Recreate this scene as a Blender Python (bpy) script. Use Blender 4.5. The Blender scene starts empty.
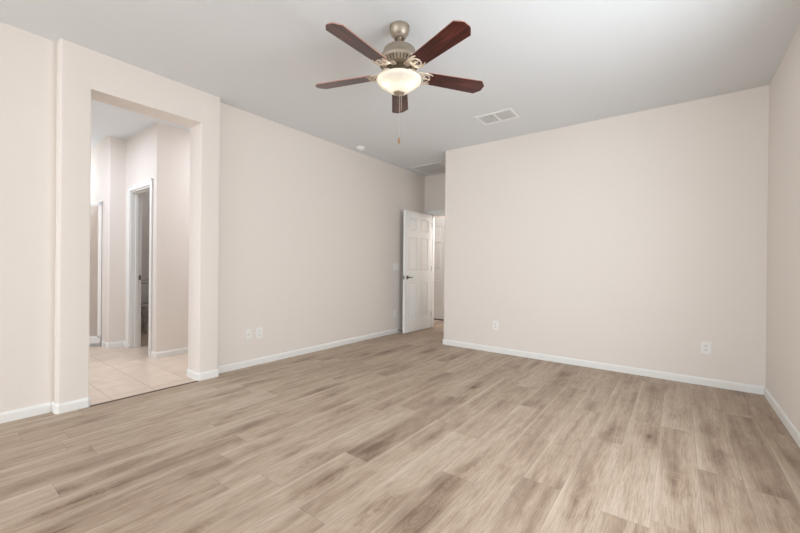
import bpy, bmesh, math, random
from mathutils import Vector, Matrix

random.seed(7)
PI = math.pi
SC = bpy.context.scene
COL = SC.collection

# ------------------------------------------------------------------ camera
cam_data = bpy.data.cameras.new('camera')
cam = bpy.data.objects.new('camera', cam_data)
COL.objects.link(cam)
cam_data.sensor_width = 36.0
cam_data.lens = 368.3251 / 800.0 * 36.0
cam_data.clip_start = 0.02
_R = Vector((0.79867, 0.60160, 0.01063)); _F = Vector((-0.60165, 0.79876, -0.00226))
_U = _R.cross(_F).normalized(); _R = _F.cross(_U).normalized(); _F.normalize()
cam.matrix_world = Matrix(((_R.x, _U.x, -_F.x, 0.0), (_R.y, _U.y, -_F.y, 0.0), (_R.z, _U.z, -_F.z, 1.1092), (0, 0, 0, 1)))
SC.camera = cam

# ------------------------------------------------------------------ world, lights, exposure
SC.view_settings.view_transform = 'Standard'
SC.view_settings.look = 'None'
SC.view_settings.gamma = 1.0
SC.view_settings.use_curve_mapping = False
SC.view_settings.exposure = 0.03
world = bpy.data.worlds.new('sky'); SC.world = world
world.use_nodes = True
world.node_tree.nodes['Background'].inputs['Color'].default_value = (0.75, 0.86, 1.0, 1)
world.node_tree.nodes['Background'].inputs['Strength'].default_value = 1.0


def area_light(name, loc, direction, sx, sy, power, color=(1, 1, 1), spread=PI):
    d = bpy.data.lights.new(name, 'AREA'); d.shape = 'RECTANGLE'
    d.size = sx; d.size_y = sy; d.energy = power; d.color = color; d.spread = spread
    o = bpy.data.objects.new(name, d); COL.objects.link(o)
    o.location = loc
    o.rotation_euler = Vector(direction).to_track_quat('-Z', 'Y').to_euler()
    return o


def point_light(name, loc, power, color=(1, 1, 1), radius=0.05, parent=None):
    d = bpy.data.lights.new(name, 'POINT'); d.energy = power; d.color = color; d.shadow_soft_size = radius
    o = bpy.data.objects.new(name, d); COL.objects.link(o)
    o.location = loc
    if parent: o.parent = parent
    return o


# daylight entering through the wide window in the wall behind the camera
area_light('window_daylight', (-1.95, -5.66, 1.31), (0, 1, 0.06), 2.9, 2.1, 166, (0.89, 0.947, 1.02))
# fill for the right wall, through an added unseen window in the left wall
area_light('left_fill', (-3.90, -2.60, 1.45), (1, 0.0, 0.0), 1.96, 1.26, 60, (0.90, 0.947, 1.0))
# fill for the left wall, through an added unseen window at the right
area_light('side_fill', (0.765, 1.85, 1.42), (-1, 0.0, 0.0), 1.96, 1.26, 63, (0.905, 0.96, 1.02))
# unseen lights of the bathroom and hall, and added fill lamps
area_light('bathroom_side_light', (-5.5, -1.0, 1.6), (0, 1, 0.0), 2.2, 1.2, 10, (0.86, 0.92, 1.0))  # area panel inside the bathroom, facing along Y; no window is built there
area_light('bathroom_ceiling_light', (-5.2, 0.55, 2.70), (0, 0, -1), 0.8, 0.8, 24, (0.86, 0.93, 1.06))
area_light('passage_fill', (-4.2, 2.75, 2.70), (0, 0, -1), 0.4, 0.4, 14, (0.86, 0.93, 1.06))  # unseen panel added to brighten the passage wall
point_light('toilet_room_fill', (-6.2, 2.4, 2.55), 4.8, (0.90, 0.92, 1.0), 0.08)  # point light added to lift the otherwise unlit toilet room
point_light('shower_fill', (-6.72, 1.15, 2.25), 6, (0.88, 0.95, 1.0), 0.10)  # point light added for the glow above the shower
point_light('hall_light', (-2.30, 5.84, 2.25), 44, (0.95, 0.96, 1.0), 0.14)

# ------------------------------------------------------------------ materials
def lin(c):
    return tuple(((v / 255.0) / 12.92 if v / 255.0 <= 0.04045 else ((v / 255.0 + 0.055) / 1.055) ** 2.4) for v in c)


def mat(name, rgb, rough=0.5, metal=0.0, spec=0.5, bump=0.0, bump_scale=200.0, vary=0.0):
    m = bpy.data.materials.new(name); m.use_nodes = True
    nt = m.node_tree; b = nt.nodes['Principled BSDF']
    b.inputs['Base Color'].default_value = (*lin(rgb), 1)
    b.inputs['Roughness'].default_value = rough
    b.inputs['Metallic'].default_value = metal
    b.inputs['Specular IOR Level'].default_value = spec
    if bump or vary:
        tc = nt.nodes.new('ShaderNodeTexCoord')
        nz = nt.nodes.new('ShaderNodeTexNoise'); nz.inputs['Scale'].default_value = bump_scale
        nz.inputs['Detail'].default_value = 3.0
        nt.links.new(tc.outputs['Object'], nz.inputs['Vector'])
        if bump:
            bp = nt.nodes.new('ShaderNodeBump'); bp.inputs['Strength'].default_value = bump
            bp.inputs['Distance'].default_value = 0.004
            nt.links.new(nz.outputs['Fac'], bp.inputs['Height'])
            nt.links.new(bp.outputs['Normal'], b.inputs['Normal'])
        if vary:
            mr = nt.nodes.new('ShaderNodeMapRange')
            mr.inputs['From Min'].default_value = 0.3; mr.inputs['From Max'].default_value = 0.7
            mr.inputs['To Min'].default_value = 1 - vary; mr.inputs['To Max'].default_value = 1 + vary
            mx = nt.nodes.new('ShaderNodeMix'); mx.data_type = 'RGBA'; mx.blend_type = 'MULTIPLY'
            mx.inputs[0].default_value = 1.0
            mx.inputs[6].default_value = (*lin(rgb), 1)
            nt.links.new(nz.outputs['Fac'], mr.inputs['Value'])
            nt.links.new(mr.outputs['Result'], mx.inputs[7])
            nt.links.new(mx.outputs[2], b.inputs['Base Color'])
    return m


M = {}
M['wall'] = mat('painted_drywall', (240, 232, 224), 0.75, spec=0.25, bump=0.12, bump_scale=90)
M['ceiling'] = mat('ceiling_paint', (235, 237, 238), 0.85, spec=0.2, bump=0.15, bump_scale=70)
M['trim'] = mat('white_trim_paint', (244, 243, 239), 0.4)
M['door'] = mat('white_door_paint', (246, 246, 243), 0.42, bump=0.03, bump_scale=300)
M['plate'] = mat('white_plastic', (248, 245, 240), 0.35)
M['slot'] = mat('dark_slot', (78, 72, 66), 0.6)
M['grille'] = mat('white_enamel', (248, 248, 246), 0.45)
M['duct'] = mat('dark_duct', (196, 195, 192), 0.8)
M['nickel'] = mat('brushed_nickel', (176, 164, 148), 0.46, metal=0.85, bump=0.02, bump_scale=400)
M['bracket'] = mat('pale_nickel', (222, 206, 188), 0.38, metal=0.55)
M['satin'] = mat('satin_nickel_lever', (120, 116, 110), 0.3, metal=0.9)
M['rubber'] = mat('grey_rubber', (120, 116, 110), 0.7)
M['strip'] = mat('dark_transition', (96, 80, 68), 0.5)
M['porcelain'] = mat('white_porcelain', (232, 230, 226), 0.12)
M['chrome'] = mat('chrome', (215, 214, 212), 0.15, metal=1.0)
M['shower'] = mat('shower_pan_acrylic', (236, 233, 228), 0.25)
M['black'] = mat('black_gap_shade', (26, 24, 23), 0.7)
M['chain'] = mat('chain_metal', (196, 188, 176), 0.35, metal=0.7)
M['fob'] = mat('wood_fob', (150, 110, 72), 0.5)


def nodes_of(name):
    m = bpy.data.materials.new(name); m.use_nodes = True
    return m, m.node_tree, m.node_tree.nodes['Principled BSDF']


def math_node(nt, op, a=None, b=None):
    n = nt.nodes.new('ShaderNodeMath'); n.operation = op
    for i, v in enumerate((a, b)):
        if v is None: continue
        if isinstance(v, (int, float)): n.inputs[i].default_value = v
        else: nt.links.new(v, n.inputs[i])
    return n.outputs[0]


def map_range(nt, val, a, b, c, d, smooth=False):
    n = nt.nodes.new('ShaderNodeMapRange')
    if smooth: n.interpolation_type = 'SMOOTHSTEP'
    nt.links.new(val, n.inputs['Value'])
    for k, v in zip(('From Min', 'From Max', 'To Min', 'To Max'), (a, b, c, d)): n.inputs[k].default_value = v
    return n.outputs['Result']


def ramp(nt, fac, stops):
    n = nt.nodes.new('ShaderNodeValToRGB'); cr = n.color_ramp
    while len(cr.elements) < len(stops): cr.elements.new(0.5)
    for e, (p, c) in zip(cr.elements, stops):
        e.position = p; e.color = (*lin(c), 1)
    nt.links.new(fac, n.inputs['Fac'])
    return n.outputs['Color']


def mix(nt, mode, fac, a, b):
    n = nt.nodes.new('ShaderNodeMix'); n.data_type = 'RGBA'; n.blend_type = mode
    for idx, v in ((0, fac), (6, a), (7, b)):
        if isinstance(v, (int, float)): n.inputs[idx].default_value = v
        elif isinstance(v, tuple): n.inputs[idx].default_value = (*v, 1)
        else: nt.links.new(v, n.inputs[idx])
    return n.outputs[2]


def noise(nt, vec, scale, detail=3.0, rough=0.5, dist=0.0):
    n = nt.nodes.new('ShaderNodeTexNoise')
    n.inputs['Scale'].default_value = scale; n.inputs['Detail'].default_value = detail
    n.inputs['Roughness'].default_value = rough; n.inputs['Distortion'].default_value = dist
    nt.links.new(vec, n.inputs['Vector'])
    return n.outputs['Fac']


def scaled(nt, vec, s):
    n = nt.nodes.new('ShaderNodeVectorMath'); n.operation = 'MULTIPLY'
    nt.links.new(vec, n.inputs[0]); n.inputs[1].default_value = s
    return n.outputs[0]


def make_plank_material():
    m, nt, b = nodes_of('oak_vinyl_plank')
    uv = nt.nodes.new('ShaderNodeUVMap'); uv.uv_map = 'plank'          # metres across, metres along
    at = nt.nodes.new('ShaderNodeAttribute'); at.attribute_name = 'plank_id'   # (random, tone, length)
    sep = nt.nodes.new('ShaderNodeSeparateXYZ'); nt.links.new(at.outputs['Vector'], sep.inputs[0])
    rnd, tone, length = sep.outputs
    su = nt.nodes.new('ShaderNodeSeparateXYZ'); nt.links.new(uv.outputs['UV'], su.inputs[0])
    u, v = su.outputs[0], su.outputs[1]
    cx = nt.nodes.new('ShaderNodeCombineXYZ')
    nt.links.new(u, cx.inputs[0]); nt.links.new(v, cx.inputs[1])
    nt.links.new(math_node(nt, 'MULTIPLY', rnd, 37.0), cx.inputs[2])
    p = cx.outputs[0]
    # broad bands and fine fibre running along the board
    cloud = noise(nt, scaled(nt, p, (7.0, 0.75, 1.0)), 1.0, 2.0, 0.5, 0.5)
    streak = noise(nt, scaled(nt, p, (26.0, 0.8, 1.0)), 1.0, 3.0, 0.6, 0.5)
    fibre = noise(nt, scaled(nt, p, (230.0, 9.0, 1.0)), 1.0, 3.0, 0.65, 0.0)
    # oval figure and knots, with growth rings round them
    vo = nt.nodes.new('ShaderNodeTexVoronoi'); vo.inputs['Scale'].default_value = 1.0
    wob = noise(nt, scaled(nt, p, (16.0, 6.0, 1.0)), 1.0, 3.0, 0.55, 0.0)
    nt.links.new(scaled(nt, p, (5.4, 1.75, 1.0)), vo.inputs['Vector'])
    kd = math_node(nt, 'ADD', vo.outputs['Distance'], math_node(nt, 'MULTIPLY', math_node(nt, 'SUBTRACT', wob, 0.5), 0.30))
    sc = nt.nodes.new('ShaderNodeSeparateColor'); nt.links.new(vo.outputs['Color'], sc.inputs[0])
    keep_fig = map_range(nt, sc.outputs[0], 0.28, 0.38, 0.0, 1.0)
    keep_core = map_range(nt, sc.outputs[1], 0.50, 0.60, 0.0, 1.0)
    halo = math_node(nt, 'MULTIPLY', map_range(nt, kd, 0.06, 0.52, 1.0, 0.0, True), keep_fig)
    core = math_node(nt, 'MULTIPLY', math_node(nt, 'MULTIPLY', map_range(nt, kd, -0.02, 0.13, 1.0, 0.0, True), keep_core), keep_fig)
    ringphase = math_node(nt, 'ADD', math_node(nt, 'MULTIPLY', kd, 105.0), math_node(nt, 'MULTIPLY', fibre, 2.5))
    rings = map_range(nt, math_node(nt, 'SINE', ringphase), -1, 0.2, 1.0, 0.0, True)
    ringmask = math_node(nt, 'MULTIPLY', math_node(nt, 'MULTIPLY', map_range(nt, kd, 0.10, 0.48, 1.0, 0.0, True), keep_fig), rings)
    # the colour
    mottle = noise(nt, scaled(nt, p, (15.0, 6.0, 1.0)), 1.0, 4.0, 0.6, 0.6)
    base_f = math_node(nt, 'ADD', math_node(nt, 'ADD', math_node(nt, 'MULTIPLY', cloud, 0.44), math_node(nt, 'MULTIPLY', streak, 0.34)), math_node(nt, 'MULTIPLY', mottle, 0.22))
    base_f = math_node(nt, 'ADD', base_f, math_node(nt, 'MULTIPLY', tone, 0.45))
    base_f = math_node(nt, 'SUBTRACT', base_f, math_node(nt, 'MULTIPLY', halo, 0.11))
    colr = ramp(nt, base_f, [(0.24, (126, 104, 88)), (0.36, (160, 138, 119)), (0.47, (183, 162, 141)), (0.57, (197, 178, 158)), (0.74, (212, 196, 179))])
    colr = mix(nt, 'MULTIPLY', 1.0, colr, ramp(nt, fibre, [(0.32, (216, 210, 204)), (0.56, (255, 255, 255))]))
    colr = mix(nt, 'MULTIPLY', math_node(nt, 'MULTIPLY', ringmask, 0.36), colr, lin((196, 180, 166)))
    colr = mix(nt, 'MULTIPLY', math_node(nt, 'MULTIPLY', core, 0.85), colr, lin((150, 132, 120)))
    # pale pillowed long edges and a thin seam
    eu = math_node(nt, 'MINIMUM', u, math_node(nt, 'SUBTRACT', 0.185, u))
    ev = math_node(nt, 'MINIMUM', v, math_node(nt, 'SUBTRACT', length, v))
    side = math_node(nt, 'ADD', map_range(nt, u, 0.0, 0.045, 1.0, 0.0, True), math_node(nt, 'MULTIPLY', map_range(nt, eu, 0.0, 0.018, 1.0, 0.0, True), 0.45))
    pale = math_node(nt, 'MULTIPLY', side, map_range(nt, cloud, 0.38, 0.60, 0.25, 1.0))
    colr = mix(nt, 'MIX', math_node(nt, 'MULTIPLY', pale, 0.42), colr, lin((212, 195, 176)))
    em = math_node(nt, 'MINIMUM', eu, ev)
    seam = map_range(nt, em, 0.0006, 0.0022, 1.0, 0.0)
    colr = mix(nt, 'MULTIPLY', math_node(nt, 'MULTIPLY', seam, 0.35), colr, lin((150, 132, 116)))
    nt.links.new(colr, b.inputs['Base Color'])
    nt.links.new(map_range(nt, fibre, 0.3, 0.7, 0.40, 0.52), b.inputs['Roughness'])
    b.inputs['Specular IOR Level'].default_value = 0.35
    bp = nt.nodes.new('ShaderNodeBump'); bp.inputs['Strength'].default_value = 0.18; bp.inputs['Distance'].default_value = 0.001
    nt.links.new(math_node(nt, 'SUBTRACT', fibre, math_node(nt, 'MULTIPLY', seam, 1.5)), bp.inputs['Height'])
    nt.links.new(bp.outputs['Normal'], b.inputs['Normal'])
    return m


def make_tile_material(name, size, x0, y0, body, grout, gw):
    m, nt, b = nodes_of(name)
    tc = nt.nodes.new('ShaderNodeTexCoord')
    s = nt.nodes.new('ShaderNodeSeparateXYZ'); nt.links.new(tc.outputs['Object'], s.inputs[0])
    def edge(c, o):
        f = math_node(nt, 'FLOORED_MODULO', math_node(nt, 'SUBTRACT', c, o), size)
        return math_node(nt, 'MINIMUM', f, math_node(nt, 'SUBTRACT', size, f))
    e = math_node(nt, 'MINIMUM', edge(s.outputs[0], x0), edge(s.outputs[1], y0))
    g = map_range(nt, e, gw * 0.5, gw, 1.0, 0.0)
    n = noise(nt, tc.outputs['Object'], 5.0, 4.0, 0.6, 0.5)
    c = ramp(nt, n, [(0.3, tuple(v - 10 for v in body)), (0.7, tuple(min(255, v + 6) for v in body))])
    nt.links.new(mix(nt, 'MIX', g, c, lin(grout)), b.inputs['Base Color'])
    b.inputs['Roughness'].default_value = 0.3
    bp = nt.nodes.new('ShaderNodeBump'); bp.inputs['Strength'].default_value = 0.4; bp.inputs['Distance'].default_value = 0.002; bp.invert = True
    nt.links.new(g, bp.inputs['Height']); nt.links.new(bp.outputs['Normal'], b.inputs['Normal'])
    return m


def make_blade_material():
    m, nt, b = nodes_of('mahogany_blade')
    uv = nt.nodes.new('ShaderNodeTexCoord')
    v = scaled(nt, uv.outputs['Object'], (3.0, 34.0, 3.0))
    n = noise(nt, v, 1.0, 4.0, 0.6, 0.8)
    c = ramp(nt, n, [(0.30, (38, 15, 13)), (0.5, (72, 28, 23)), (0.70, (104, 46, 38))])
    nt.links.new(c, b.inputs['Base Color'])
    b.inputs['Roughness'].default_value = 0.30
    b.inputs['Coat Weight'].default_value = 0.3; b.inputs['Coat Roughness'].default_value = 0.2
    return m


def make_bowl_material():
    # frosted alabaster glass lit by the bulbs standing inside it
    m, nt, b = nodes_of('frosted_glass_bowl')
    out = nt.nodes['Material Output']
    tr = nt.nodes.new('ShaderNodeBsdfTranslucent'); tr.inputs['Color'].default_value = (0.97, 0.93, 0.84, 1)
    tc = nt.nodes.new('ShaderNodeTexCoord')
    n = noise(nt, tc.outputs['Object'], 14.0, 3.0, 0.6, 1.0)
    nt.links.new(ramp(nt, n, [(0.3, (240, 232, 214)), (0.7, (255, 251, 240))]), tr.inputs['Color'])
    b.inputs['Base Color'].default_value = (0.86, 0.84, 0.78, 1); b.inputs['Roughness'].default_value = 0.18
    mx = nt.nodes.new('ShaderNodeMixShader'); mx.inputs[0].default_value = 0.45
    nt.links.new(tr.outputs[0], mx.inputs[1]); nt.links.new(b.outputs[0], mx.inputs[2])
    nt.links.new(mx.outputs[0], out.inputs['Surface'])
    return m


def make_glass():
    m, nt, b = nodes_of('clear_shower_glass')
    out = nt.nodes['Material Output']
    t = nt.nodes.new('ShaderNodeBsdfTransparent'); t.inputs['Color'].default_value = (0.975, 0.98, 0.98, 1)
    g = nt.nodes.new('ShaderNodeBsdfGlossy'); g.inputs['Roughness'].default_value = 0.03
    lw = nt.nodes.new('ShaderNodeLayerWeight'); lw.inputs['Blend'].default_value = 0.5
    f = math_node(nt, 'ADD', math_node(nt, 'MULTIPLY', math_node(nt, 'POWER', lw.outputs['Facing'], 4.0), 0.45), 0.03)
    mx = nt.nodes.new('ShaderNodeMixShader')
    nt.links.new(f, mx.inputs[0]); nt.links.new(t.outputs[0], mx.inputs[1]); nt.links.new(g.outputs[0], mx.inputs[2])
    nt.links.new(mx.outputs[0], out.inputs['Surface'])
    return m


M['plank'] = make_plank_material()
M['tile'] = make_tile_material('bathroom_floor_tile', 0.305, -3.73, 0.985, (226, 207, 188), (196, 178, 160), 0.005)
M['surround'] = mat('shower_wall_surround', (228, 212, 200), 0.3, vary=0.05, bump_scale=4)
M['blade'] = make_blade_material()
M['blade_edge'] = mat('blade_edge', (176, 132, 116), 0.4)
M['bowl'] = make_bowl_material()
M['glass'] = make_glass()

# ------------------------------------------------------------------ mesh helpers
def obj(name, bm, material, parent=None, smooth=False, loc=None):
    me = bpy.data.meshes.new(name)
    bmesh.ops.recalc_face_normals(bm, faces=bm.faces[:])
    bm.to_mesh(me); bm.free()
    o = bpy.data.objects.new(name, me); COL.objects.link(o)
    for mm in (material if isinstance(material, (list, tuple)) else [material]): me.materials.append(mm)
    if smooth:
        for p in me.polygons: p.use_smooth = True
        try: me.set_sharp_from_angle(angle=math.radians(35))
        except Exception: pass
    if parent: o.parent = parent
    if loc: o.location = loc
    return o


def tag(o, label, cat, group=None):
    o['label'] = label; o['category'] = cat
    if group: o['group'] = group
    return o


def thing(name, label, cat, loc=(0, 0, 0), rotz=0.0, group=None):
    o = bpy.data.objects.new(name, None); COL.objects.link(o)
    o.empty_display_size = 0.05
    o.location = loc; o.rotation_euler = (0, 0, rotz)
    return tag(o, label, cat, group)


def struct(name, bm, m, label=None, smooth=False):
    o = obj(name, bm, m, smooth=smooth); o['kind'] = 'structure'
    if label: o['label'] = label
    return o


def add_box(bm, x0, x1, y0, y1, z0, z1, bev=0.0, seg=2, mi=0):
    t = bmesh.new()
    vs = [t.verts.new((x, y, z)) for x in (x0, x1) for y in (y0, y1) for z in (z0, z1)]
    for f in ((0, 1, 3, 2), (4, 6, 7, 5), (0, 4, 5, 1), (2, 3, 7, 6), (0, 2, 6, 4), (1, 5, 7, 3)): t.faces.new([vs[i] for i in f])
    bmesh.ops.recalc_face_normals(t, faces=t.faces[:])
    if bev: bmesh.ops.bevel(t, geom=t.edges[:], offset=bev, segments=seg, affect='EDGES', profile=0.5)
    for f in t.faces: f.material_index = mi
    merge(bm, t)


def merge(bm, t, mtx=None):
    if mtx is not None: bmesh.ops.transform(t, matrix=mtx, verts=t.verts[:])
    mp = {v: bm.verts.new(v.co) for v in t.verts}
    for f in t.faces:
        nf = bm.faces.new([mp[v] for v in f.verts]); nf.material_index = f.material_index; nf.smooth = f.smooth
    t.free()


def box(*a, **k):
    bm = bmesh.new(); add_box(bm, *a, **k); return bm


def round_poly(pts, radii, n=6):
    """rounds the listed corners of a 2D polygon"""
    out = []
    N = len(pts)
    for i, p in enumerate(pts):
        r = radii.get(i, 0)
        p = Vector(p)
        if r <= 0: out.append(p); continue
        a = (Vector(pts[i - 1]) - p).normalized(); c = (Vector(pts[(i + 1) % N]) - p).normalized()
        ang = a.angle(c); d = r / math.tan(ang / 2)
        ctr = p + (a + c).normalized() * (r / math.sin(ang / 2))
        s = p + a * d - ctr; e = p + c * d - ctr
        for k in range(n + 1):
            t = k / n
            w = (s * (1 - t) + e * t).normalized() * r
            out.append(ctr + w)
    return out


def add_prism(bm, pts, z0, z1, mi=0):
    lo = [bm.verts.new((p[0], p[1], z0)) for p in pts]; hi = [bm.verts.new((p[0], p[1], z1)) for p in pts]
    n = len(pts)
    fs = [bm.faces.new(lo[::-1]), bm.faces.new(hi)]
    for i in range(n): fs.append(bm.faces.new((lo[i], lo[(i + 1) % n], hi[(i + 1) % n], hi[i])))
    for f in fs: f.material_index = mi


def add_lathe(bm, prof, n=40, cx=0, cy=0, mi=0, sx=1.0, sy=1.0):
    rings = []
    for r, z in prof:
        if r < 1e-6: rings.append([bm.verts.new((cx, cy, z))])
        else: rings.append([bm.verts.new((cx + r * sx * math.cos(2 * PI * k / n), cy + r * sy * math.sin(2 * PI * k / n), z)) for k in range(n)])
    for a, b in zip(rings, rings[1:]):
        for k in range(n):
            k2 = (k + 1) % n
            if len(a) == 1 and len(b) == 1: continue
            if len(a) == 1: f = bm.faces.new((a[0], b[k], b[k2]))
            elif len(b) == 1: f = bm.faces.new((a[k], b[0], a[k2]))
            else: f = bm.faces.new((a[k], b[k], b[k2], a[k2]))
            f.material_index = mi


def add_tube(bm, pts, r, n=8, closed=False, mi=0, flat=1.0):
    pts = [Vector(p) for p in pts]; N = len(pts)
    rings = []
    ref = None
    for i, p in enumerate(pts):
        if closed: d = pts[(i + 1) % N] - pts[i - 1]
        else: d = pts[min(i + 1, N - 1)] - pts[max(i - 1, 0)]
        d.normalize()
        if ref is None:
            ref = Vector((0, 0, 1)) if abs(d.z) < 0.9 else Vector((1, 0, 0))
        s = d.cross(ref).normalized(); t = s.cross(d).normalized(); ref = t
        rr = r[i] if isinstance(r, (list, tuple)) else r
        rings.append([bm.verts.new(p + s * rr * math.cos(2 * PI * k / n) + t * rr * flat * math.sin(2 * PI * k / n)) for k in range(n)])
    M_ = N if closed else N - 1
    for i in range(M_):
        a, b = rings[i], rings[(i + 1) % N]
        for k in range(n):
            f = bm.faces.new((a[k], a[(k + 1) % n], b[(k + 1) % n], b[k])); f.material_index = mi
    if not closed:
        bm.faces.new(rings[0][::-1]).material_index = mi; bm.faces.new(rings[-1]).material_index = mi


def add_loft(bm, sections, caps=True):
    rings = [[bm.verts.new(p) for p in s] for s in sections]
    n = len(rings[0])
    for a, b in zip(rings, rings[1:]):
        for k in range(n): bm.faces.new((a[k], a[(k + 1) % n], b[(k + 1) % n], b[k]))
    if caps: bm.faces.new(rings[0][::-1]); bm.faces.new(rings[-1])


# ------------------------------------------------------------------ room dimensions (metres)
H = 2.74
XL = -3.6966      # left wall
XF = -3.6067      # the thicker length of it, around the bathroom opening
XB = -3.84        # bathroom face of that wall
Y1, Y2, Y3, Y4 = 0.646, 0.829, 1.645, 1.826
ZO = 2.4403
YB = 4.5532       # long wall at the right
XR = 0.6322       # right wall
XC = -2.650      # outside corner of the long wall
YH = 5.63         # wall with the bedroom door
YREAR = -5.50
YF = 6.52         # far wall of the hall
BR = 0.018        # bullnose radius

# ---- floor: vinyl planks laid along Y, one quad per plank
SEAM, PW, PL = 0.472, 0.185, 1.22
joints = {-1: 3.53, 3: 3.12, 5: 1.95, 6: 2.46, 7: 1.735, 9: 1.07, 10: 1.555, 11: 1.115, 12: 0.945, 1: 2.63, 0: 2.55, 4: 2.69, 8: 2.2}
tones = {(5, 0): -0.10, (7, 0): -0.09, (11, 0): -0.07, (10, 1): -0.06, (9, 0): -0.05, (8, 0): 0.05, (6, 0): 0.03, (4, 0): 0.03, (3, 0): -0.02, (2, 0): -0.01,
         (12, 0): -0.06, (12, 1): 0.06, (11, 1): 0.05, (10, 0): 0.05, (9, 1): 0.05, (7, 1): 0.04, (6, 1): -0.03, (0, 0): -0.07, (1, 0): -0.05, (-1, 0): -0.06, (-1, 1): -0.03, (0, 1): -0.03, (1, 1): -0.03}


def build_floor():
    bm = bmesh.new()
    uvl = bm.loops.layers.uv.new('plank')
    idl = bm.faces.layers.float_vector.new('plank_id')
    rg = random.Random(21)
    def plank(row, j, ya, yb, xa, xb, y0):
        r = rg.random(); tone = tones.get((row, j), rg.uniform(-0.07, 0.06))
        vs = [bm.verts.new(c) for c in ((xa, ya, 0), (xb, ya, 0), (xb, yb, 0), (xa, yb, 0))]
        f = bm.faces.new(vs)
        f[idl] = Vector((r, tone, PL))
        left = SEAM - PW * (row + 1)
        for l in f.loops: l[uvl].uv = (l.vert.co.x - left, l.vert.co.y - y0)
    for row in range(-1, 38):
        xb = SEAM - PW * row; xa = xb - PW
        base = joints.get(row, rg.uniform(0, PL))
        lo_x, hi_x = max(xa, -5.0), min(xb, 0.75)
        if hi_x <= lo_x: continue
        for j in range(-7, 7):
            ya = base + (j - 1) * PL; yb = ya + PL
            # the bedroom, then the hall behind the left wall
            spans = []
            if hi_x > -3.605: spans.append((max(lo_x, -3.605), hi_x, -5.65, 7.0))
            if hi_x > -3.72 and lo_x < -3.605:
                c0, c1 = max(lo_x, -3.72), min(hi_x, -3.605)
                spans += [(c0, c1, -5.65, 0.75), (c0, c1, 1.74, 7.0)]
            if lo_x < -3.72: spans.append((lo_x, min(hi_x, -3.72), 5.0, 7.0))
            for a, b_, c, d in spans:
                p, q = max(ya, c), min(yb, d)
                if q - p > 1e-4: plank(row, j, p, q, a, b_, ya)
    # underside, so that the floor has thickness
    for x0, x1, y0, y1 in ((-3.605, 0.75, -5.65, 7.0), (-5.0, -3.605, 5.0, 7.0)):
        vs = [bm.verts.new(c) for c in ((x0, y0, -0.05), (x1, y0, -0.05), (x1, y1, -0.05), (x0, y1, -0.05))]
        bm.faces.new(vs[::-1])
    me = bpy.data.meshes.new('floor'); bm.to_mesh(me); bm.free()
    me.materials.append(M['plank'])
    o = bpy.data.objects.new('floor', me); COL.objects.link(o); o['kind'] = 'structure'
    return o


build_floor()
tb = box(-8.2, -3.722, -1.3, 4.9, -0.05, 0.0); add_box(tb, -3.722, -3.606, 0.76, 1.73, -0.05, 0.0)
struct('floor', tb, M['tile'], 'beige ceramic tile floor of the bathroom')
struct('ceiling', box(-8.2, 0.75, -5.65, 7.0, H, H + 0.08), M['ceiling'])

# ---- walls
bm = bmesh.new()
LA, LB = -3.60, -1.60                        # left wall opening behind the camera, added to let fill light in
add_box(bm, XB, XL, YREAR, LA, 0, H); add_box(bm, XB, XL, LA, LB, 0, 0.80); add_box(bm, XB, XL, LA, LB, 2.10, H)
add_prism(bm, round_poly([(XB, LB), (XL, LB), (XL, Y1), (XF, Y1), (XF, Y2), (XB, Y2)], {3: BR, 4: 0.008}), 0, H)
add_prism(bm, round_poly([(XB, Y3), (XF, Y3), (XF, Y4), (XL, Y4), (XL, 5.75), (XB, 5.75)], {1: 0.008, 2: 0.010}), 0, H)
add_box(bm, XB + 0.0003, XF - 0.0003, Y2 - 0.03, Y3 + 0.03, ZO, H)
struct('wall_left', bm, M['wall'], smooth=True)
bm = bmesh.new()
add_prism(bm, round_poly([(XC, YB), (XR + 0.12, YB), (XR + 0.12, 5.75), (XC, 5.75)], {0: BR}), 0, H)
struct('wall_back', bm, M['wall'], smooth=True)
bm = bmesh.new()
WA, WB, WS, WT = 0.85, 2.85, 0.77, 2.07      # right wall opening beside the camera, added for the side fill
add_box(bm, XR, XR + 0.12, YREAR, WA, 0, H); add_box(bm, XR, XR + 0.12, WB, YB, 0, H)
add_box(bm, XR, XR + 0.12, WA, WB, 0, WS); add_box(bm, XR, XR + 0.12, WA, WB, WT, H)
struct('wall_right', bm, M['wall'])
bm = bmesh.new()
for a, b in ((WA, WA + 0.04), ((WA + WB) / 2 - 0.02, (WA + WB) / 2 + 0.02), (WB - 0.04, WB)): add_box(bm, XR + 0.06, XR + 0.10, a, b, WS, WT)
add_box(bm, XR + 0.06, XR + 0.10, WA + 0.04, WB - 0.04, WS, WS + 0.04); add_box(bm, XR + 0.06, XR + 0.10, WA + 0.04, WB - 0.04, WT - 0.04, WT)
w3b = bmesh.new()
for a, b in ((LA, LA + 0.04), ((LA + LB) / 2 - 0.02, (LA + LB) / 2 + 0.02), (LB - 0.04, LB)): add_box(w3b, XB + 0.02, XB + 0.06, a, b, 0.80, 2.10)
add_box(w3b, XB + 0.02, XB + 0.06, LA + 0.04, LB - 0.04, 0.80, 0.84); add_box(w3b, XB + 0.02, XB + 0.06, LA + 0.04, LB - 0.04, 2.06, 2.10)
w3 = struct('fill_window_3', w3b, M['trim'])  # unseen window, added around the left fill light
obj('pane', box(XB + 0.038, XB + 0.042, LA + 0.04, LB - 0.04, 0.84, 2.06), M['glass'], w3)
w2 = struct('fill_window_2', bm, M['trim'])  # frame of the unseen window added for the right-hand fill
obj('pane', box(XR + 0.078, XR + 0.082, WA + 0.04, WB - 0.04, WS + 0.04, WT - 0.04), M['glass'], w2)
DX0, DX1, DZ = -3.566, -2.76, 2.035          # bedroom doorway
bm = bmesh.new()
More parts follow.
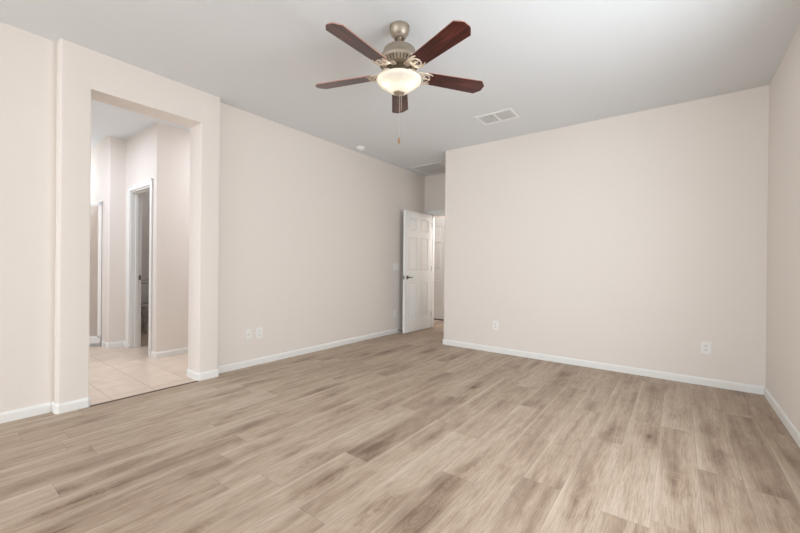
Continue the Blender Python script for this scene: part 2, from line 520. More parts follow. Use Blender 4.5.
add_box(bm, XL, DX0, YH, YH + 0.12, 0, H); add_box(bm, DX1, XC, YH, YH + 0.12, 0, H); add_box(bm, DX0, DX1, YH, YH + 0.12, DZ, H)
struct('wall_entry', bm, M['wall'])
# rear wall with its wide window
RA, RB = -3.45, -0.45
bm = bmesh.new()
add_box(bm, XB, RA, YREAR - 0.12, YREAR, 0, H); add_box(bm, RB, XR + 0.12, YREAR - 0.12, YREAR, 0, H)
add_box(bm, RA, RB, YREAR - 0.12, YREAR, 0, 0.22); add_box(bm, RA, RB, YREAR - 0.12, YREAR, 2.4, H)
struct('wall_rear', bm, M['wall'])
bm = bmesh.new()
RM = (RA + RB) / 2
for a, b in ((RA, RA + 0.06), (RM - 0.03, RM + 0.03), (RB - 0.06, RB)): add_box(bm, a, b, YREAR - 0.10, YREAR - 0.05, 0.22, 2.4)
add_box(bm, RA + 0.06, RB - 0.06, YREAR - 0.10, YREAR - 0.05, 0.22, 0.28); add_box(bm, RA + 0.06, RB - 0.06, YREAR - 0.10, YREAR - 0.05, 2.34, 2.4)
w1 = struct('window_1', bm, M['trim'])
obj('pane', box(RA + 0.06, RB - 0.06, YREAR - 0.078, YREAR - 0.072, 0.28, 2.34), M['glass'], w1)

# ---- hall
FDX0, FDX1 = -4.51, -3.752
bm = bmesh.new()
add_box(bm, -5.0, FDX0 - 0.02, YF + 0.002, YF + 0.12, 0, H); add_box(bm, FDX1 + 0.02, -1.9, YF + 0.002, YF + 0.12, 0, H)
add_box(bm, FDX0 - 0.02, FDX1 + 0.02, YF + 0.002, YF + 0.12, 2.05, H)
struct('wall_hall', bm, M['wall'])
struct('wall_hall', box(-5.12, -5.0, 5.63, YF + 0.12, 0, H), M['wall'])
struct('wall_hall', box(-2.0, -1.88, 5.75, YF + 0.12, 0, H), M['wall'])
struct('wall_hall', box(-5.0, XB, 5.63, 5.75, 0, H), M['wall'])

# ---- bathroom shell
WX0, WX1, WY = -5.67, -4.995, 1.71           # doorway of the toilet room
CX = -4.83
bm = bmesh.new()
add_box(bm, -5.86, WX0, WY, WY + 0.12, 0, H); add_box(bm, WX0, WX1, WY, WY + 0.12, 2.035, H)
add_prism(bm, round_poly([(WX1, WY), (CX, WY), (CX, 3.4), (CX - 0.12, 3.4), (CX - 0.12, WY + 0.12), (WX1, WY + 0.12)], {1: BR}), 0, H)
struct('wall_toilet', bm, M['wall'], smooth=True)
struct('wall_toilet', box(-7.42, -7.30, 1.83, 3.0, 0, H), M['wall'])
struct('wall_toilet', box(-7.42, CX - 0.12, 3.0, 3.12, 0, H), M['wall'])
bm = bmesh.new()
add_prism(bm, round_poly([(-7.42, 1.53), (-5.86, 1.53), (-5.86, 1.83), (-7.42, 1.83)], {1: BR}), 0, H)
struct('wall_shower', bm, M['wall'], smooth=True)
struct('wall_bathroom', box(-7.42, -7.30, -1.3, 1.53, 0, H), M['wall'])
struct('wall_bathroom', box(CX, XB, 3.4, 3.52, 0, H), M['wall'])
bm = bmesh.new()
add_box(bm, -7.3, XB, -1.3, -1.2, 0, H)
struct('wall_bathroom', bm, M['wall'])

# ---- baseboards
def chamfer_path(pts, idx, d=0.012):
    out = []
    for i, p in enumerate(pts):
        if i in idx:
            p = Vector(p); a = (Vector(pts[i - 1]) - p).normalized(); c = (Vector(pts[i + 1]) - p).normalized()
            out += [tuple(p + a * d), tuple(p + c * d)]
        else: out.append(tuple(p))
    return out


def baseboard(name, pts, t=0.013, h=0.072):
    """sweeps the board profile along a wall line; the room lies to the right of the path"""
    bm = bmesh.new()
    prof = [(0, 0), (t, 0), (t, h - 0.018), (t - 0.003, h - 0.008), (0.005, h), (0, h)]
    N = len(pts); P = [Vector(p) for p in pts]
    secs = []
    for i in range(N):
        dirs = []
        if i > 0: dirs.append((P[i] - P[i - 1]).normalized())
        if i < N - 1: dirs.append((P[i + 1] - P[i]).normalized())
        ns = [Vector((d.y, -d.x)) for d in dirs]
        if len(ns) == 2:
            m_ = (ns[0] + ns[1]).normalized(); m_ = m_ / max(0.3, m_.dot(ns[0]))
        else: m_ = ns[0]
        secs.append([(P[i].x + m_.x * q, P[i].y + m_.y * q, z + 0.0005) for q, z in prof])
    add_loft(bm, secs)
    o = struct(name, bm, M['trim']); return o


baseboard('baseboard_left', chamfer_path([(XL, YREAR), (XL, Y1), (XF, Y1), (XF, Y2), (XB, Y2)], {2, 3}))
baseboard('baseboard_left', chamfer_path([(XB, Y3), (XF, Y3), (XF, Y4), (XL, Y4), (XL, YH), (-3.636, YH)], {1, 2}))
baseboard('baseboard_back', chamfer_path([(XC, 5.61), (XC, YB), (XR, YB), (XR, YREAR)], {1}))
baseboard('baseboard_bathroom', [(CX, 3.4), (CX, WY), (-4.925, WY)][::-1][0:1] + chamfer_path([(-4.925, WY), (CX, WY), (CX, 3.4)], {1})[1:])
baseboard('baseboard_bathroom', chamfer_path([(-6.06, 1.53), (-5.86, 1.53), (-5.86, WY), (-5.742, WY)], {1}))
baseboard('baseboard_hall', [(FDX1 + 0.075, YF), (-2.0, YF)])

# ---- trim: transition strip, door casings and jambs
bm = bmesh.new()
add_loft(bm, [[(-3.607 + a, y, z) for a, z in ((-0.010, 0.0002), (-0.010, 0.003), (0.0, 0.005), (0.016, 0.003), (0.020, 0.0002))] for y in (Y2 + 0.002, Y3 - 0.014)])
struct('trim_1', bm, M['strip'], 'thin dark strip between wood planks and tile')


def casing(name, xa, xb, zt, y, sgn, w=0.068, t=0.016, left=True, right=True):
    """stepped casing on a wall face at y, standing out towards sgn"""
    bm = bmesh.new()
    def piece(x0, x1, z0, z1):
        ys = sorted((y, y + sgn * t)); add_box(bm, x0, x1, ys[0], ys[1], z0, z1, bev=0.004, seg=1)
    def bead(x0, x1, z0, z1):
        ys = sorted((y + sgn * t * 0.5, y + sgn * (t + 0.004))); add_box(bm, x0, x1, ys[0], ys[1], z0, z1, bev=0.003, seg=1)
    if left:
        piece(xa - w, xa, 0.0005, zt); bead(xa - w, xa - w + 0.02, 0.0005, zt + w)
    if right:
        piece(xb, xb + w, 0.0005, zt); bead(xb + w - 0.02, xb + w, 0.0005, zt + w)
    piece(xa - w, xb + w, zt, zt + w); bead(xa - w, xb + w, zt + w - 0.02, zt + w)
    return struct(name, bm, M['trim'])


def jamb(name, xa, xb, zt, y0, y1, stop_y=None):
    bm = bmesh.new()
    add_box(bm, xa, xa + 0.016, y0, y1, 0.0005, zt); add_box(bm, xb - 0.016, xb, y0, y1, 0.0005, zt)
    add_box(bm, xa + 0.016, xb - 0.016, y0, y1, zt - 0.016, zt)
    if stop_y is not None:
        a, b = stop_y
        add_box(bm, xa + 0.016, xa + 0.027, a, b, 0.0005, zt - 0.016, bev=0.002, seg=1)
        add_box(bm, xb - 0.027, xb - 0.016, a, b, 0.0005, zt - 0.016, bev=0.002, seg=1)
        add_box(bm, xa + 0.027, xb - 0.027, a, b, zt - 0.027, zt - 0.016, bev=0.002, seg=1)
    return struct(name, bm, M['trim'])


casing('trim_2', DX0, DX1, DZ, YH, -1, right=True)
jamb('trim_3', DX0, DX1, DZ, YH, YH + 0.12, (YH + 0.045, YH + 0.08))
casing('trim_4', WX0, WX1, 2.035, WY, -1)
tj = jamb('trim_5', WX0, WX1, 2.035, WY, WY + 0.12, (WY + 0.05, WY + 0.085))
bm = box(WX0 + 0.0162, WX0 + 0.0185, WY + 0.090, WY + 0.116, 0.885, 0.945, bev=0.001, seg=1)
o = obj('strike_plate', bm, M['satin'], tj); o['label'] = 'grey metal strike plate'
casing('trim_6', FDX0, FDX1, 2.04, YF, -1, w=0.06)


# ---- six-panel doors
def six_panel_leaf(w, h, t):
    """leaf in the XZ plane: x 0..w, y 0..t, z 0..h, both faces with six raised panels"""
    st = 0.105
    pw = (w - 3 * st) / 2
    xs = [0, st, st + pw, 2 * st + pw, 2 * st + 2 * pw, w]
    zs = [0, 0.235, 0.805, 1.005, 1.570, 1.675, 1.885, h]
    bm = bmesh.new()
    for y, flip in ((0.0, False), (t, True)):
        g = [[bm.verts.new((x, y, z)) for z in zs] for x in xs]
        panels = []
        for i in range(5):
            for k in range(7):
                vs = [g[i][k], g[i + 1][k], g[i + 1][k + 1], g[i][k + 1]]
                if flip: vs = vs[::-1]
                f = bm.faces.new(vs)
                if i in (1, 3) and k in (1, 3, 5): panels.append(f)
        bm.normal_update()
        sg = 1 if flip else -1
        for f in panels:
            def inset(dist, depth):
                bmesh.ops.inset_individual(bm, faces=[f], thickness=dist, depth=0)
                for v in f.verts: v.co.y += sg * depth
            inset(0.003, 0.0); inset(0.010, -0.013); inset(0.010, 0.0); inset(0.018, 0.009)
    # close the four edges
    bmesh.ops.remove_doubles(bm, verts=bm.verts[:], dist=1e-6)
    border = [e for e in bm.edges if len(e.link_faces) == 1]
    bmesh.ops.bridge_loops(bm, edges=border)
    return bm


def lever_handle(door, x, z, y, sgn, direction):
    """rose and lever standing out of the face at y"""
    bm = bmesh.new()
    t = bmesh.new(); add_lathe(t, [(0.0, 0.0), (0.031, 0.0), (0.031, 0.006), (0.026, 0.011), (0.012, 0.013), (0.010, 0.045), (0.0, 0.045)], 20)
    merge(bm, t, Matrix.Translation((x, y, z)) @ Matrix.Rotation(-sgn * PI / 2, 4, 'X'))
    yy = y + sgn * 0.045
    add_tube(bm, [(x - direction * 0.006, yy, z), (x + direction * 0.03, yy + sgn * 0.004, z), (x + direction * 0.066, yy + sgn * 0.002, z - 0.003), (x + direction * 0.098, yy - sgn * 0.004, z + 0.002)],
             [0.010, 0.010, 0.008, 0.006], 10)
    o = obj('door_handle', bm, M['satin'], door, smooth=True); o['label'] = 'satin nickel lever handle'
    return o


LW, LT, LH = 0.788, 0.036, 1.995
door = struct('door_1', six_panel_leaf(LW, LH, LT), M['door'], 'white six-panel bedroom door standing open against the left wall')
# local x runs from the free edge to the hinge edge, local y=0 is the face towards the room
door.matrix_world = Matrix.Translation((-3.513, 4.795, 0.014)) @ Matrix.Rotation(PI / 2 + math.radians(-0.4), 4, 'Z')
lever_handle(door, 0.068, 0.905, 0.0, -1, 1)
lever_handle(door, 0.068, 0.905, LT, 1, 1)
o = obj('latch_plate', box(-0.0015, 0.0005, 0.006, 0.030, 0.875, 0.935), M['satin'], door); o['label'] = 'satin nickel latch plate'
for hz in (0.20, 1.0, 1.78):
    bm = bmesh.new()
    t = bmesh.new(); add_lathe(t, [(0.0, 0.0), (0.006, 0.0), (0.006, 0.09), (0.0, 0.09)], 10)
    merge(bm, t, Matrix.Translation((LW + 0.006, 0.003, hz)))
    add_box(bm, LW - 0.001, LW + 0.002, 0.003, 0.033, hz, hz + 0.09)
    obj('hinge', bm, M['satin'], door)

door2 = struct('door_2', six_panel_leaf(FDX1 - FDX0 - 0.006, 2.0, 0.036), M['door'], 'white six-panel door at the far side of the hall')
door2.matrix_world = Matrix.Translation((FDX0 + 0.003, YF + 0.004, 0.030))
lever_handle(door2, 0.065, 0.90, 0.0, -1, 1)
struct('door_gap_shade', box(FDX0, FDX1, YF + 0.02, YF + 0.10, 0.0005, 0.012), M['black'], 'black strip painted as shade in the gap under the hall door')  # no threshold: the black colour stands for shade in the door gap

# ------------------------------------------------------------------ ceiling fan
FX, FY = -1.531, 2.0
fan = thing('ceiling_fan', 'brushed nickel ceiling fan with five dark wooden blades and a lit glass bowl', 'ceiling fan', (FX, FY, H))
def Z(z): return z - H          # heights below are given above the floor

bm = bmesh.new()
add_lathe(bm, [(0.0, Z(H) - 0.0005), (0.066, Z(H) - 0.0005), (0.069, Z(2.727)), (0.067, Z(2.714)), (0.060, Z(2.690)), (0.047, Z(2.672)), (0.042, Z(2.668)), (0.041, Z(2.660)), (0.035, Z(2.656)), (0.026, Z(2.660)), (0.024, Z(2.672)), (0.0, Z(2.672))], 48)
canopy = obj('canopy', bm, M['nickel'], fan, smooth=True)
for a in (2.2, 2.2 + 2 * PI / 3, 2.2 + 4 * PI / 3):
    bm = bmesh.new(); t = bmesh.new(); add_lathe(t, [(0.0, 0.0), (0.004, 0.0), (0.004, 0.003), (0.0, 0.004)], 8)
    merge(bm, t, Matrix.Rotation(a, 4, 'Z') @ Matrix.Translation((0.0675, 0, Z(2.722))) @ Matrix.Rotation(PI / 2, 4, 'Y'))
    obj('screw', bm, M['slot'], canopy)
bm = bmesh.new()
add_lathe(bm, [(0.0, Z(2.68)), (0.011, Z(2.68)), (0.011, Z(2.605)), (0.0, Z(2.605))], 16)
add_lathe(bm, [(0.011, Z(2.680)), (0.020, Z(2.674)), (0.021, Z(2.666)), (0.017, Z(2.658)), (0.011, Z(2.654))], 20)
obj('downrod', bm, M['nickel'], fan, smooth=True)

bm = bmesh.new()
add_lathe(bm, [(0.0, Z(2.616)), (0.016, Z(2.612)), (0.021, Z(2.601)), (0.060, Z(2.596)), (0.092, Z(2.589)), (0.108, Z(2.576)), (0.114, Z(2.556)), (0.121, Z(2.538)), (0.134, Z(2.522)), (0.144, Z(2.508)), (0.144, Z(2.494)), (0.140, Z(2.487)), (0.116, Z(2.463)), (0.086, Z(2.460)), (0.082, Z(2.466)), (0.080, Z(2.480)), (0.0, Z(2.480))], 64)
motor = obj('motor_housing', bm, M['nickel'], fan, smooth=True)
bm = bmesh.new()
for k in range(36):
    a = 2 * PI * k / 36
    t = bmesh.new(); add_box(t, -0.0015, 0.0015, -0.0032, 0.0032, -0.0145, 0.0145, bev=0.001, seg=1)
    merge(bm, t, Matrix.Rotation(a, 4, 'Z') @ Matrix.Translation((0.1284, 0, Z(2.4747))) @ Matrix.Rotation(math.radians(45), 4, 'Y'))
o = obj('vent_slots', bm, M['slot'], motor); o['label'] = 'dark cooling slots'

bm = bmesh.new()
add_lathe(bm, [(0.0, Z(2.481)), (0.040, Z(2.481)), (0.044, Z(2.445)), (0.050, Z(2.430)), (0.060, Z(2.424)), (0.064, Z(2.404)), (0.062, Z(2.392)), (0.088, Z(2.387)), (0.090, Z(2.382)), (0.0, Z(2.382))], 40)
obj('switch_housing', bm, M['nickel'], fan, smooth=True)
bm = bmesh.new()
bowl_prof = [(0.142, Z(2.383)), (0.150, Z(2.378)), (0.151, Z(2.371)), (0.147, Z(2.359)), (0.135, Z(2.346)), (0.117, Z(2.335)), (0.099, Z(2.327)), (0.085, Z(2.318)), (0.074, Z(2.307)), (0.062, Z(2.297)), (0.046, Z(2.291)), (0.030, Z(2.289))]
add_lathe(bm, bowl_prof, 64)
obj('light_bowl', bm, M['bowl'], fan, smooth=True)
bm = bmesh.new()
add_lathe(bm, [(0.0, Z(2.297)), (0.037, Z(2.295)), (0.038, Z(2.288)), (0.033, Z(2.281)), (0.020, Z(2.277)), (0.011, Z(2.274)), (0.007, Z(2.268)), (0.0, Z(2.266))], 32)
obj('finial', bm, M['nickel'], fan, smooth=True)
for s in (-1, 1):
    point_light('bulb_light', (0.8 * s * 0.070 + 0.018, 0.6 * s * 0.070 - 0.024, Z(2.362)), 0.16, (1.0, 0.95, 0.86), 0.016, fan)
point_light('bulb_light', (0.0, 0.0, Z(2.355)), 0.04, (1.0, 0.90, 0.74), 0.03, fan)

# blades (local frame: x outwards, y across) and their scrolled brackets
PH = -4.077
R0, R1 = 0.188, 0.640
ZBL = Z(2.421)


def blade_outline():
    w0, w1 = 0.056, 0.069
    pts = [(R0, -w0 + 0.012), (R0 + 0.012, -w0)]
    pts += [(R1 - 0.040, -w1)]
    pts += [(R1 - 0.006, -w1 + 0.036), (R1 - 0.003, -0.026), (R1, -0.022), (R1, 0.022), (R1 - 0.003, 0.026), (R1 - 0.006, w1 - 0.036)]
    pts += [(R1 - 0.040, w1), (R0 + 0.012, w0), (R0, w0 - 0.012)]
    return pts


def blade_bm():
    bm = bmesh.new()
    pts = blade_outline(); n = len(pts)
    lo = [bm.verts.new((x, y, -0.003)) for x, y in pts]; hi = [bm.verts.new((x, y, 0.003)) for x, y in pts]
    bm.faces.new(lo[::-1]); bm.faces.new(hi)
    for i in range(n):
        f = bm.faces.new((lo[i], lo[(i + 1) % n], hi[(i + 1) % n], hi[i])); f.material_index = 1
    return bm


def bracket_bm():
    bm = bmesh.new()
    zb = -0.007
    def arc(cx, cy, r, a0, a1, n=14, z=zb, sx=1.0):
        return [(cx + sx * r * math.cos(math.radians(a0 + (a1 - a0) * k / n)), cy + r * math.sin(math.radians(a0 + (a1 - a0) * k / n)), z) for k in range(n + 1)]
    # two bowed arms leaving the motor and closing round the root of the blade
    for s in (-1, 1):
        add_tube(bm, [(0.078, s * 0.012, 0.036), (0.102, s * 0.016, 0.030), (0.124, s * 0.026, 0.014), (0.143, s * 0.040, 0.0), (0.165, s * 0.050, zb), (0.192, s * 0.050, zb), (0.214, s * 0.047, zb), (0.232, s * 0.040, zb)], [0.0075, 0.007, 0.0065, 0.006, 0.0055, 0.0055, 0.005, 0.004], 8, flat=0.7)
        add_tube(bm, arc(0.176, s * 0.022, 0.021, 20 * s, 330 * s), 0.0045, 8, flat=0.7)
        add_tube(bm, [(0.130, s * 0.004, 0.006), (0.148, s * 0.008, -0.002), (0.160, s * 0.018, zb), (0.186, s * 0.041, zb)], 0.0042, 8, flat=0.7)
    add_tube(bm, arc(0.168, 0.0, 0.050, -78, 78, 20), 0.0050, 8, flat=0.7)
    add_tube(bm, [(0.120, 0, 0.012), (0.150, 0, zb), (0.226, 0, zb)], 0.0045, 8, flat=0.7)
    for x, y in ((0.205, 0.030), (0.205, -0.030), (0.216, 0.0)):
        t = bmesh.new(); add_lathe(t, [(0.0, -0.004), (0.005, -0.003), (0.0065, 0.004), (0.0, 0.004)], 10)
        merge(bm, t, Matrix.Translation((x, y, zb - 0.002)))
    add_box(bm, 0.062, 0.106, -0.020, 0.020, 0.030, 0.042, bev=0.003, seg=1)
    return bm


blade0 = bracket0 = None
for i in range(5):
    a = PH + i * 2 * PI / 5
    rot = Matrix.Rotation(a, 4, 'Z') @ Matrix.Rotation(-0.196, 4, 'X')
    mb = Matrix.Translation((0, 0, ZBL)) @ rot
    if i == 0:
        blade0 = b = obj('blade', blade_bm(), [M['blade'], M['blade_edge']], fan)
        bracket0 = k = obj('blade_bracket', bracket_bm(), M['bracket'], fan, smooth=True)
    else:
        b = blade0.copy(); COL.objects.link(b); b.parent = fan
        k = bracket0.copy(); COL.objects.link(k); k.parent = fan
    b.matrix_basis = mb; k.matrix_basis = mb


def chain(x, y, z0, z1, fob):
    bm = bmesh.new()
    n = 6
    add_lathe(bm, [(0.0, z0), (0.0014, z0), (0.0014, z1), (0.0, z1)], n, x, y)
    zz = z0 - 0.004
    while zz > z1:
        add_lathe(bm, [(0.0, zz + 0.0022), (0.0022, zz), (0.0, zz - 0.0022)], 6, x, y); zz -= 0.006
    c = obj('pull_chain', bm, M['chain'], fan)
    if fob:
        bm = bmesh.new()
        add_lathe(bm, [(0.0, z1 + 0.002), (0.003, z1), (0.0055, z1 - 0.012), (0.0065, z1 - 0.030), (0.004, z1 - 0.046), (0.0, z1 - 0.049)], 14, x, y)
        o = obj('pendant', bm, M['fob'], c, smooth=True); o['label'] = 'small wooden pull at the chain end'
    return c


chain(0.004, 0.002, Z(2.270), Z(1.985), True)
chain(0.014, 0.009, Z(2.276), Z(2.165), False)

# ------------------------------------------------------------------ ceiling fixtures
def grille(name, label, cat, x0, x1, y0, y1, border, n, along, bars=(), slat_w=0.016, tilt=40, duct='duct'):
    cx, cy = (x0 + x1) / 2, (y0 + y1) / 2
    t = thing(name, label, cat, (cx, cy, H))
    hx, hy = (x1 - x0) / 2, (y1 - y0) / 2
    bm = bmesh.new()
    z0, z1 = -0.010, -0.0005
    for a in ((-hx, hx, -hy, -hy + border), (-hx, hx, hy - border, hy), (-hx, -hx + border, -hy + border, hy - border), (hx - border, hx, -hy + border, hy - border)):
        add_box(bm, *a, z0, z1, bev=0.003, seg=1)
    obj('frame', bm, M['grille'], t)
    obj('duct_opening', box(-hx + border, hx - border, -hy + border, hy - border, -0.0018, -0.0008), M[duct], t)
    for k in range(n):
        f = (k + 0.5) / n
        tb = bmesh.new()
        if along == 'x':
            add_box(tb, -hx + border, hx - border, -slat_w / 2, slat_w / 2, -0.0006, 0.0006)
            mt = Matrix.Translation((0, -hy + border + f * 2 * (hy - border), -0.0066)) @ Matrix.Rotation(math.radians(tilt), 4, 'X')
        else:
            add_box(tb, -slat_w / 2, slat_w / 2, -hy + border, hy - border, -0.0006, 0.0006)
            mt = Matrix.Translation((-hx + border + f * 2 * (hx - border), 0, -0.0066)) @ Matrix.Rotation(math.radians(tilt), 4, 'Y')
        bm = bmesh.new(); merge(bm, tb, mt)
        obj('slat', bm, M['grille'], t)
    for bx in bars:
        obj('center_bar', box(bx - 0.010, bx + 0.010, -hy + border, hy - border, -0.0115, -0.003, bev=0.002, seg=1), M['grille'], t)
    return t


grille('ceiling_vent', 'small white two-section air vent on the ceiling beside the fan', 'vent', -1.785, -1.378, 3.690, 3.965, 0.026, 11, 'x', bars=(0.0,), slat_w=0.013, tilt=4)
grille('return_air_grille', 'large white return air grille on the ceiling over the entry door', 'vent', -3.575, -2.965, 4.965, 5.545, 0.030, 12, 'y', slat_w=0.030, tilt=0)

sd = thing('smoke_detector', 'round white smoke detector on the ceiling near the left wall', 'smoke detector', (-3.512, 3.735, H))
bm = bmesh.new(); add_lathe(bm, [(0.0, -0.0005), (0.062, -0.0005), (0.062, -0.010), (0.0, -0.010)], 32)
obj('mounting_plate', bm, M['plate'], sd, smooth=True)
bm = bmesh.new(); add_lathe(bm, [(0.0, -0.010), (0.056, -0.010), (0.056, -0.020), (0.050, -0.032), (0.030, -0.038), (0.0, -0.039)], 32)
obj('detector_body', bm, M['plate'], sd, smooth=True)
bm = bmesh.new(); add_lathe(bm, [(0.0, -0.038), (0.009, -0.038), (0.009, -0.041), (0.0, -0.0415)], 16, 0.02, 0)
obj('test_button', bm, M['grille'], sd, smooth=True)


# ------------------------------------------------------------------ wall plates (local x along the wall, y out of it, z up)
def plate_thing(name, label, cat, loc, rotz, w=0.074, h=0.118, group=None):
    t = thing(name, label, cat, loc, rotz, group)
    bm = box(-w / 2, w / 2, 0.0005, 0.0065, -h / 2, h / 2, bev=0.003, seg=2)
    obj('cover_plate', bm, M['plate'], t)
    return t


def receptacle(t, zc):
    bm = bmesh.new()
    pts = round_poly([(-0.0165, -0.0145), (0.0165, -0.0145), (0.0165, 0.0145), (-0.0165, 0.0145)], {0: 0.009, 1: 0.009, 2: 0.009, 3: 0.009}, 4)
    tb = bmesh.new(); add_prism(tb, [(p.x, p.y) for p in pts], 0, 0.003)
    merge(bm, tb, Matrix.Translation((0, 0.0060, zc)) @ Matrix.Rotation(-PI / 2, 4, 'X'))
    r = obj('receptacle', bm, M['plate'], t)
    bm = bmesh.new()
    for sx in (-0.0065, 0.0065): add_box(bm, sx - 0.0013, sx + 0.0013, 0.0090, 0.0094, zc - 0.001, zc + 0.008)
    tb = bmesh.new(); add_lathe(tb, [(0.0, 0.0), (0.0028, 0.0), (0.0028, 0.0005), (0.0, 0.0005)], 10)
    merge(bm, tb, Matrix.Translation((0, 0.0090, zc - 0.007)) @ Matrix.Rotation(-PI / 2, 4, 'X'))
    obj('socket_holes', bm, M['slot'], r)


def outlet(label, loc, rotz, group=None):
    t = plate_thing('wall_outlet', label, 'outlet', loc, rotz, group=group)
    receptacle(t, 0.0195); receptacle(t, -0.0195)
    bm = bmesh.new(); tb = bmesh.new(); add_lathe(tb, [(0.0, 0.0), (0.003, 0.0), (0.002, 0.001), (0.0, 0.001)], 10)
    merge(bm, tb, Matrix.Translation((0, 0.0063, 0)) @ Matrix.Rotation(-PI / 2, 4, 'X'))
    obj('screw', bm, M['grille'], t)
    return t


RL = -PI / 2            # plates on the left wall face +X
outlet('white two-socket outlet, right one of the two plates low on left wall', (XL, 2.325, 0.346), RL)
t = plate_thing('wall_jack', 'white plate with small round jack, next to the bathroom opening low on left wall', 'wall plate', (XL, 2.195, 0.349), RL)
bm = bmesh.new(); tb = bmesh.new(); add_lathe(tb, [(0.0, 0.0), (0.0075, 0.0), (0.0075, 0.002), (0.0045, 0.002), (0.0045, 0.009), (0.0, 0.009)], 12)
merge(bm, tb, Matrix.Translation((0, 0.0063, 0)) @ Matrix.Rotation(-PI / 2, 4, 'X'))
obj('coaxial_jack', bm, M['bracket'], t, smooth=True)
outlet('white outlet low on left wall below the light switches', (XL, 4.782, 0.322), RL)
outlet('white outlet low on the long back wall, near the right corner', (0.224, YB, 0.358), PI)
outlet('white outlet low on the long back wall, near its left corner', (-1.868, YB, 0.350), PI)
sw = plate_thing('light_switch', 'white triple light switch plate on left wall beside the open door', 'light switch', (XL, 4.800, 1.09), RL, w=0.166, h=0.116)
for sx in (-0.046, 0, 0.046):
    r = obj('rocker_frame', box(sx - 0.0175, sx + 0.0175, 0.0062, 0.0074, -0.034, 0.034, bev=0.0005, seg=1), M['grille'], sw)
    bm = bmesh.new()
    add_loft(bm, [[(sx + a, y, z) for y, z in ((0.0072, -0.031), (0.0115, -0.031), (0.0085, 0.0), (0.0090, 0.031), (0.0072, 0.031))] for a in (-0.0155, 0.0155)])
    obj('rocker', bm, M['plate'], r)

ds = thing('door_stop', 'small spring door stop on the left baseboard behind the open door', 'door stop', (XL + 0.0132, 4.865, 0.042), RL)
def along_y(prof, n=14):
    tb = bmesh.new(); add_lathe(tb, prof, n); bm = bmesh.new()
    merge(bm, tb, Matrix.Rotation(-PI / 2, 4, 'X')); return bm
obj('base', along_y([(0.0, 0.0), (0.011, 0.0), (0.010, 0.005), (0.0, 0.006)]), M['satin'], ds, smooth=True)
bm = bmesh.new()
add_tube(bm, [(0.0055 * math.cos(k * 0.7), 0.005 + k * 0.00052, 0.0055 * math.sin(k * 0.7)) for k in range(100)], 0.0012, 5)
obj('spring', bm, M['satin'], ds)
obj('rubber_tip', along_y([(0.0, 0.055), (0.009, 0.055), (0.010, 0.062), (0.009, 0.072), (0.0, 0.074)]), M['rubber'], ds, smooth=True)

# ------------------------------------------------------------------ toilet in the small room beyond the bathroom
toi = thing('toilet', 'white toilet in the dim room behind the far bathroom doorway', 'toilet', (-6.80, 2.36, 0), -PI / 2)
# local: y runs from the tank (negative) to the front of the bowl (positive)


def ell(cx, cy, rx, ry, z, n=28, back=None):
    out = []
    for k in range(n):
        a = 2 * PI * k / n
        y = cy + ry * math.sin(a)
        if back is not None: y = max(y, back)
        out.append((cx + rx * math.cos(a), y, z))
    return out


def rot_local(o): return o
bm = bmesh.new()
add_loft(bm, [ell(0, 0.00, 0.115, 0.27, 0.0), ell(0, 0.00, 0.112, 0.265, 0.04), ell(0, 0.00, 0.095, 0.235, 0.10), ell(0, 0.01, 0.100, 0.235, 0.19), ell(0, 0.04, 0.145, 0.25, 0.28), ell(0, 0.06, 0.180, 0.265, 0.36), ell(0, 0.06, 0.186, 0.270, 0.405)])
obj('bowl', bm, M['porcelain'], toi, smooth=True)
bm = bmesh.new()
add_loft(bm, [ell(0, 0.06, 0.186, 0.272, 0.406, back=-0.17), ell(0, 0.06, 0.190, 0.276, 0.414, back=-0.17), ell(0, 0.06, 0.186, 0.272, 0.424, back=-0.17)])
obj('seat', bm, M['porcelain'], toi, smooth=True)
bm = bmesh.new()
add_loft(bm, [ell(0, 0.06, 0.186, 0.272, 0.427, back=-0.18), ell(0, 0.06, 0.188, 0.274, 0.437, back=-0.18), ell(0, 0.06, 0.175, 0.255, 0.446, back=-0.18)])
obj('lid', bm, M['porcelain'], toi, smooth=True)
obj('tank', box(-0.225, 0.225, -0.44, -0.235, 0.408, 0.78, bev=0.02, seg=3), M['porcelain'], toi, smooth=True)
obj('tank_lid', box(-0.24, 0.24, -0.45, -0.222, 0.782, 0.815, bev=0.010, seg=2), M['porcelain'], toi, smooth=True)
bm = bmesh.new()
tb = bmesh.new(); add_lathe(tb, [(0.0, 0.0), (0.014, 0.0), (0.012, 0.008), (0.0, 0.010)], 14)
merge(bm, tb, Matrix.Translation((-0.17, -0.235, 0.70)) @ Matrix.Rotation(-PI / 2, 4, 'X'))
add_tube(bm, [(-0.17, -0.222, 0.70), (-0.13, -0.220, 0.698), (-0.10, -0.222, 0.692)], 0.006, 8)
obj('flush_lever', bm, M['chrome'], toi, smooth=True)

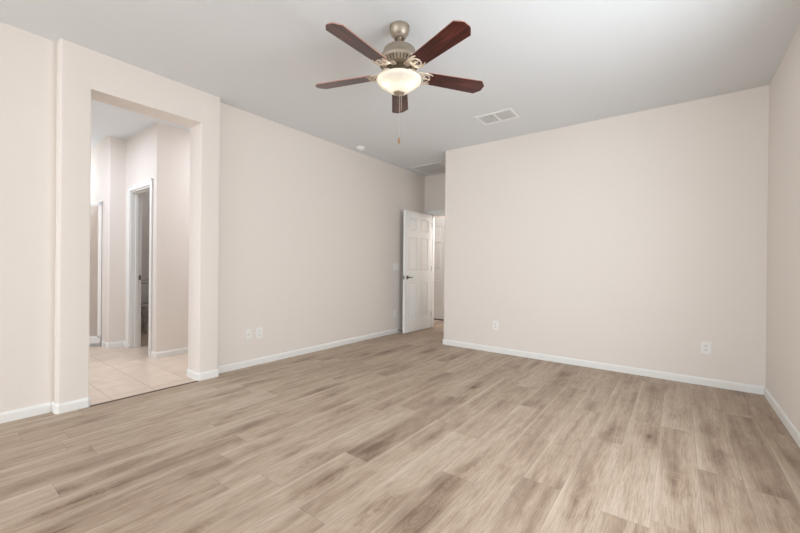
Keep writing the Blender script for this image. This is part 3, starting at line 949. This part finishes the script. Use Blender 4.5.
# ------------------------------------------------------------------ neo-angle shower in the bathroom corner
sh = thing('shower_enclosure', 'glass corner shower with white metal frame at left of the bathroom', 'shower', (-7.29, 1.52, 0))
OX, OY = -7.29, 1.52
A = (-6.105, 1.515); B = (-6.19, 1.36); Cc = (-6.72, 0.72); D = (-7.285, 0.62)
foot = [A, B, Cc, D, (-7.285, 1.515)]
def loc2(p): return (p[0] - OX, p[1] - OY)
def grow(pts, d):
    c = Vector((-6.9, 1.25)); return [tuple(Vector(p) + (Vector(p) - c).normalized() * d if i in (1, 2) else p) for i, p in enumerate(pts)]
bm = bmesh.new(); add_prism(bm, [loc2(p) for p in foot], 0.0005, 0.04)
for p, q in ((A, B), (B, Cc), (Cc, D)):
    p, q = Vector(loc2(p)), Vector(loc2(q)); d = (q - p).normalized(); n = Vector((-d.y, d.x)) * 0.06
    n = -n if (p + n).length > (p - n).length else n
    add_prism(bm, [tuple(p), tuple(q), tuple(q + n), tuple(p + n)], 0.0005, 0.105)
obj('shower_pan', bm, M['shower'], sh)
for nm, p, q in (('return_panel', A, B), ('glass_door', B, Cc), ('side_panel', Cc, D)):
    p, q = Vector(loc2(p)), Vector(loc2(q)); d = (q - p).normalized(); n = Vector((-d.y, d.x))
    n = -n if (p + n).length > (p - n).length else n
    p = p + n * 0.025; q = q + n * 0.025
    bm = bmesh.new()
    add_prism(bm, [tuple(p + d * 0.02), tuple(q - d * 0.02), tuple(q - d * 0.02 + n * 0.006), tuple(p + d * 0.02 + n * 0.006)], 0.135, 1.87)
    g = obj(nm, bm, M['glass'], sh)
    bm = bmesh.new()
    def bar(a, b, z0, z1, t=0.03):
        add_prism(bm, [tuple(a - n * t / 2), tuple(b - n * t / 2), tuple(b + n * t / 2), tuple(a + n * t / 2)], z0, z1)
    bar(p, p + d * 0.034, 0.106, 1.93); bar(q - d * 0.034, q, 0.106, 1.93); bar(p, q, 1.87, 1.91); bar(p, q, 0.106, 0.136)
    obj('frame', bm, M['trim'], g)
    if nm == 'glass_door':
        bm = bmesh.new(); h = p + d * 0.10 - n * 0.03
        add_tube(bm, [(h.x + n.x * 0.03, h.y + n.y * 0.03, 0.92), (h.x, h.y, 0.92), (h.x, h.y, 1.02), (h.x + n.x * 0.03, h.y + n.y * 0.03, 1.02)], 0.007, 8)
        obj('door_pull', bm, M['satin'], g)
bm = bmesh.new()
add_box(bm, 0.0, 1.17, -0.014, 0.003, 0.042, 1.88); add_box(bm, -0.008, 0.006, -0.88, -0.014, 0.042, 1.88)
obj('wall_surround', bm, M['surround'], sh)
